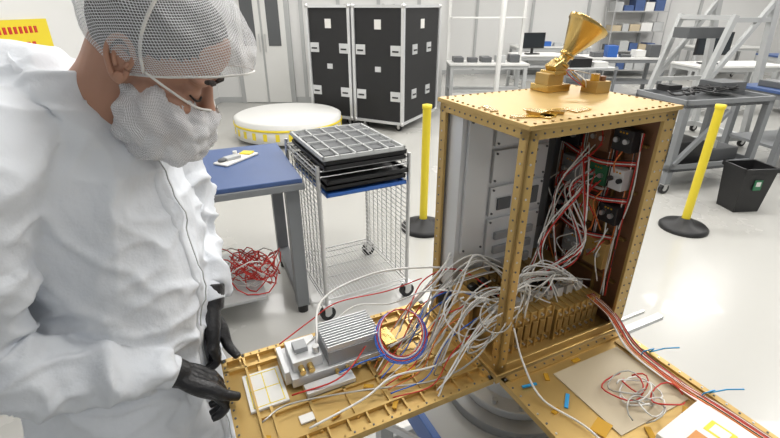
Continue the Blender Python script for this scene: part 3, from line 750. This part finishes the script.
def shell(name,c,r,mt,keep,n=72,rip=0,thick=0,M=HM,seed=0):
    me=bpy.data.meshes.new(name);bm=bmesh.new();uvl=bm.loops.layers.uv.new('UVMap');m=n//2;g=[]
    for j in range(m+1):
        t=math.pi*(.02+.96*j/m);row=[]
        for i in range(n+1):
            an=2*math.pi*i/n;dx=Vector((math.sin(t)*math.cos(an),math.sin(t)*math.sin(an),math.cos(t)))
            k=1+rip*(noise.noise(dx*3.2+Vector((seed,0,0)))+.6*(.5-abs(noise.noise(dx*7+Vector((0,seed,0))))))
            row.append((bm.verts.new(Vector((c[0]+r[0]*dx.x*k,c[1]+r[1]*dx.y*k,c[2]+r[2]*dx.z*k))),(i/n,j/m)))
        g.append(row)
    for j in range(m):
        for i in range(n):
            q=[g[j][i],g[j+1][i],g[j+1][i+1],g[j][i+1]];cc=sum((x[0].co for x in q),Vector())/4
            if keep(cc):
                fc=bm.faces.new([x[0] for x in q]);fc.smooth=True
                for l,x in zip(fc.loops,q): l[uvl].uv=x[1]
    bmesh.ops.delete(bm,geom=[v for v in bm.verts if not v.link_faces],context='VERTS')
    bmesh.ops.transform(bm,matrix=M,verts=bm.verts);bm.to_mesh(me);bm.free();me.materials.append(mt)
    o=bpy.data.objects.new(name,me);S.collection.objects.link(o);o.parent=tech
    if thick:
        s=o.modifiers.new('s','SOLIDIFY');s.thickness=thick
    return o
shell('hair',(-.006,0,.040),(.104,.083,.089),HAIR,lambda p:p.z>.012+.62*p.x and not(p.z<.0 and p.x>-.045),rip=.02,thick=.004)
NC=(.000,0,.054);NR=(.138,.096,.098);cut=lambda p:.084-.70*(.15-p.x)
shell('hairnet',NC,NR,NET,lambda p:p.z>cut(p) ,n=150,rip=.05,seed=4)
shell('face_cover',(.056,0,-.074),(.082,.078,.074),MASKM,lambda p:p.z<(-.018 if p.x>.1 else -.018+(.1-p.x)*.28) and p.x>-.012,n=110,rip=.16,seed=9)
a=MB(HM)
pts=[]
for i in range(61):
    an=2*math.pi*i/60
    best=None
    for j in range(300):
        t=math.pi*j/300
        p=Vector((NC[0]+NR[0]*math.sin(t)*math.cos(an),NR[1]*math.sin(t)*math.sin(an),NC[2]+NR[2]*math.cos(t)))
        if p.z<cut(p): best=p;break
    if best: pts.append(best)
a.tube(pts,.0018,LABEL,n=6)
for s_ in(-1,1):
    a.tube(crom([(.02,s_*.084,-.0),(.004,s_*.090,.03),(-.002,s_*.098,.07),(-.004,s_*.088,.115),(-.002,s_*.05,.146),(-.002,0,.156)],6),.0024,LABEL,n=6)
    a.tube(crom([(.112,s_*.012,-.018),(.095,s_*.043,-.016),(.06,s_*.071,-.006),(.02,s_*.082,.001)],5),.0020,LABEL,n=6)
a.obj('ties',tech)

# gloves
def hand(name,W,K,side,d0,curl_ax,thumb,curls=(25,45,35)):
    W=Vector(W);K=Vector(K);side=Vector(side).normalized();d0=Vector(d0).normalized();ax=Vector(curl_ax).normalized()
    a=MB()
    back=(K-W).normalized()
    limb(a,[W-back*.05,W-back*.01,W+back*.01],[.030,.029,.027],GLOVE)
    for off in(-.026,-.009,.009,.026):
        limb(a,[W+side*off*.45,W+(K-W)*.5+side*off*.9,K+side*off],[.018,.0175,.0130],GLOVE,n=14)
    for off,L,sc in((.031,.070,1.0),(.0105,.078,1.0),(-.0105,.073,.97),(-.031,.058,.88)):
        p=K+side*off;dd=d0.copy();P=[p-dd*.012,p.copy()]
        for seg,cu in zip((.44,.31,.25),curls):
            dd=Matrix.Rotation(R(cu),3,ax)@dd;p=p+dd*L*seg;P.append(p.copy())
        limb(a,P,[.0115*sc,.0115*sc,.0105*sc,.0098*sc,.0078*sc],GLOVE,n=12)
    limb(a,[W+(K-W)*.3+side*.018]+[Vector(t) for t in thumb],[.016]+[.0140,.0120,.009][:len(thumb)],GLOVE,n=12)
    o=a.obj(name,tech);remesh(o,.0026,2);return o
e=Vector((.438,-.899,0)).normalized()
hand('right_glove',(-.425,.685,.980),(-.368,.709,.922),e,(.42,.12,-.9),-e,[(-.362,.676,.948),(-.340,.678,.930),(-.314,.690,.912)],(5,62,35))
hand('left_glove',(-.418,.866,1.015),(-.414,.822,.940),-e,(.30,-.05,-.95),-e,[(-.397,.850,.965),(-.380,.826,.932),(-.352,.808,.911)],(5,60,35))

# ------------------------------------------------------------ camera
cam=bpy.data.cameras.new('camera');cam.sensor_width=36;cam.lens=450/780*36;cam.clip_start=.02
co=bpy.data.objects.new('camera',cam);S.collection.objects.link(co);co.location=(0,0,1.65);co.rotation_euler=(R(90-25.4),0,0)
S.camera=co
S.view_settings.view_transform='Standard';S.view_settings.exposure=0
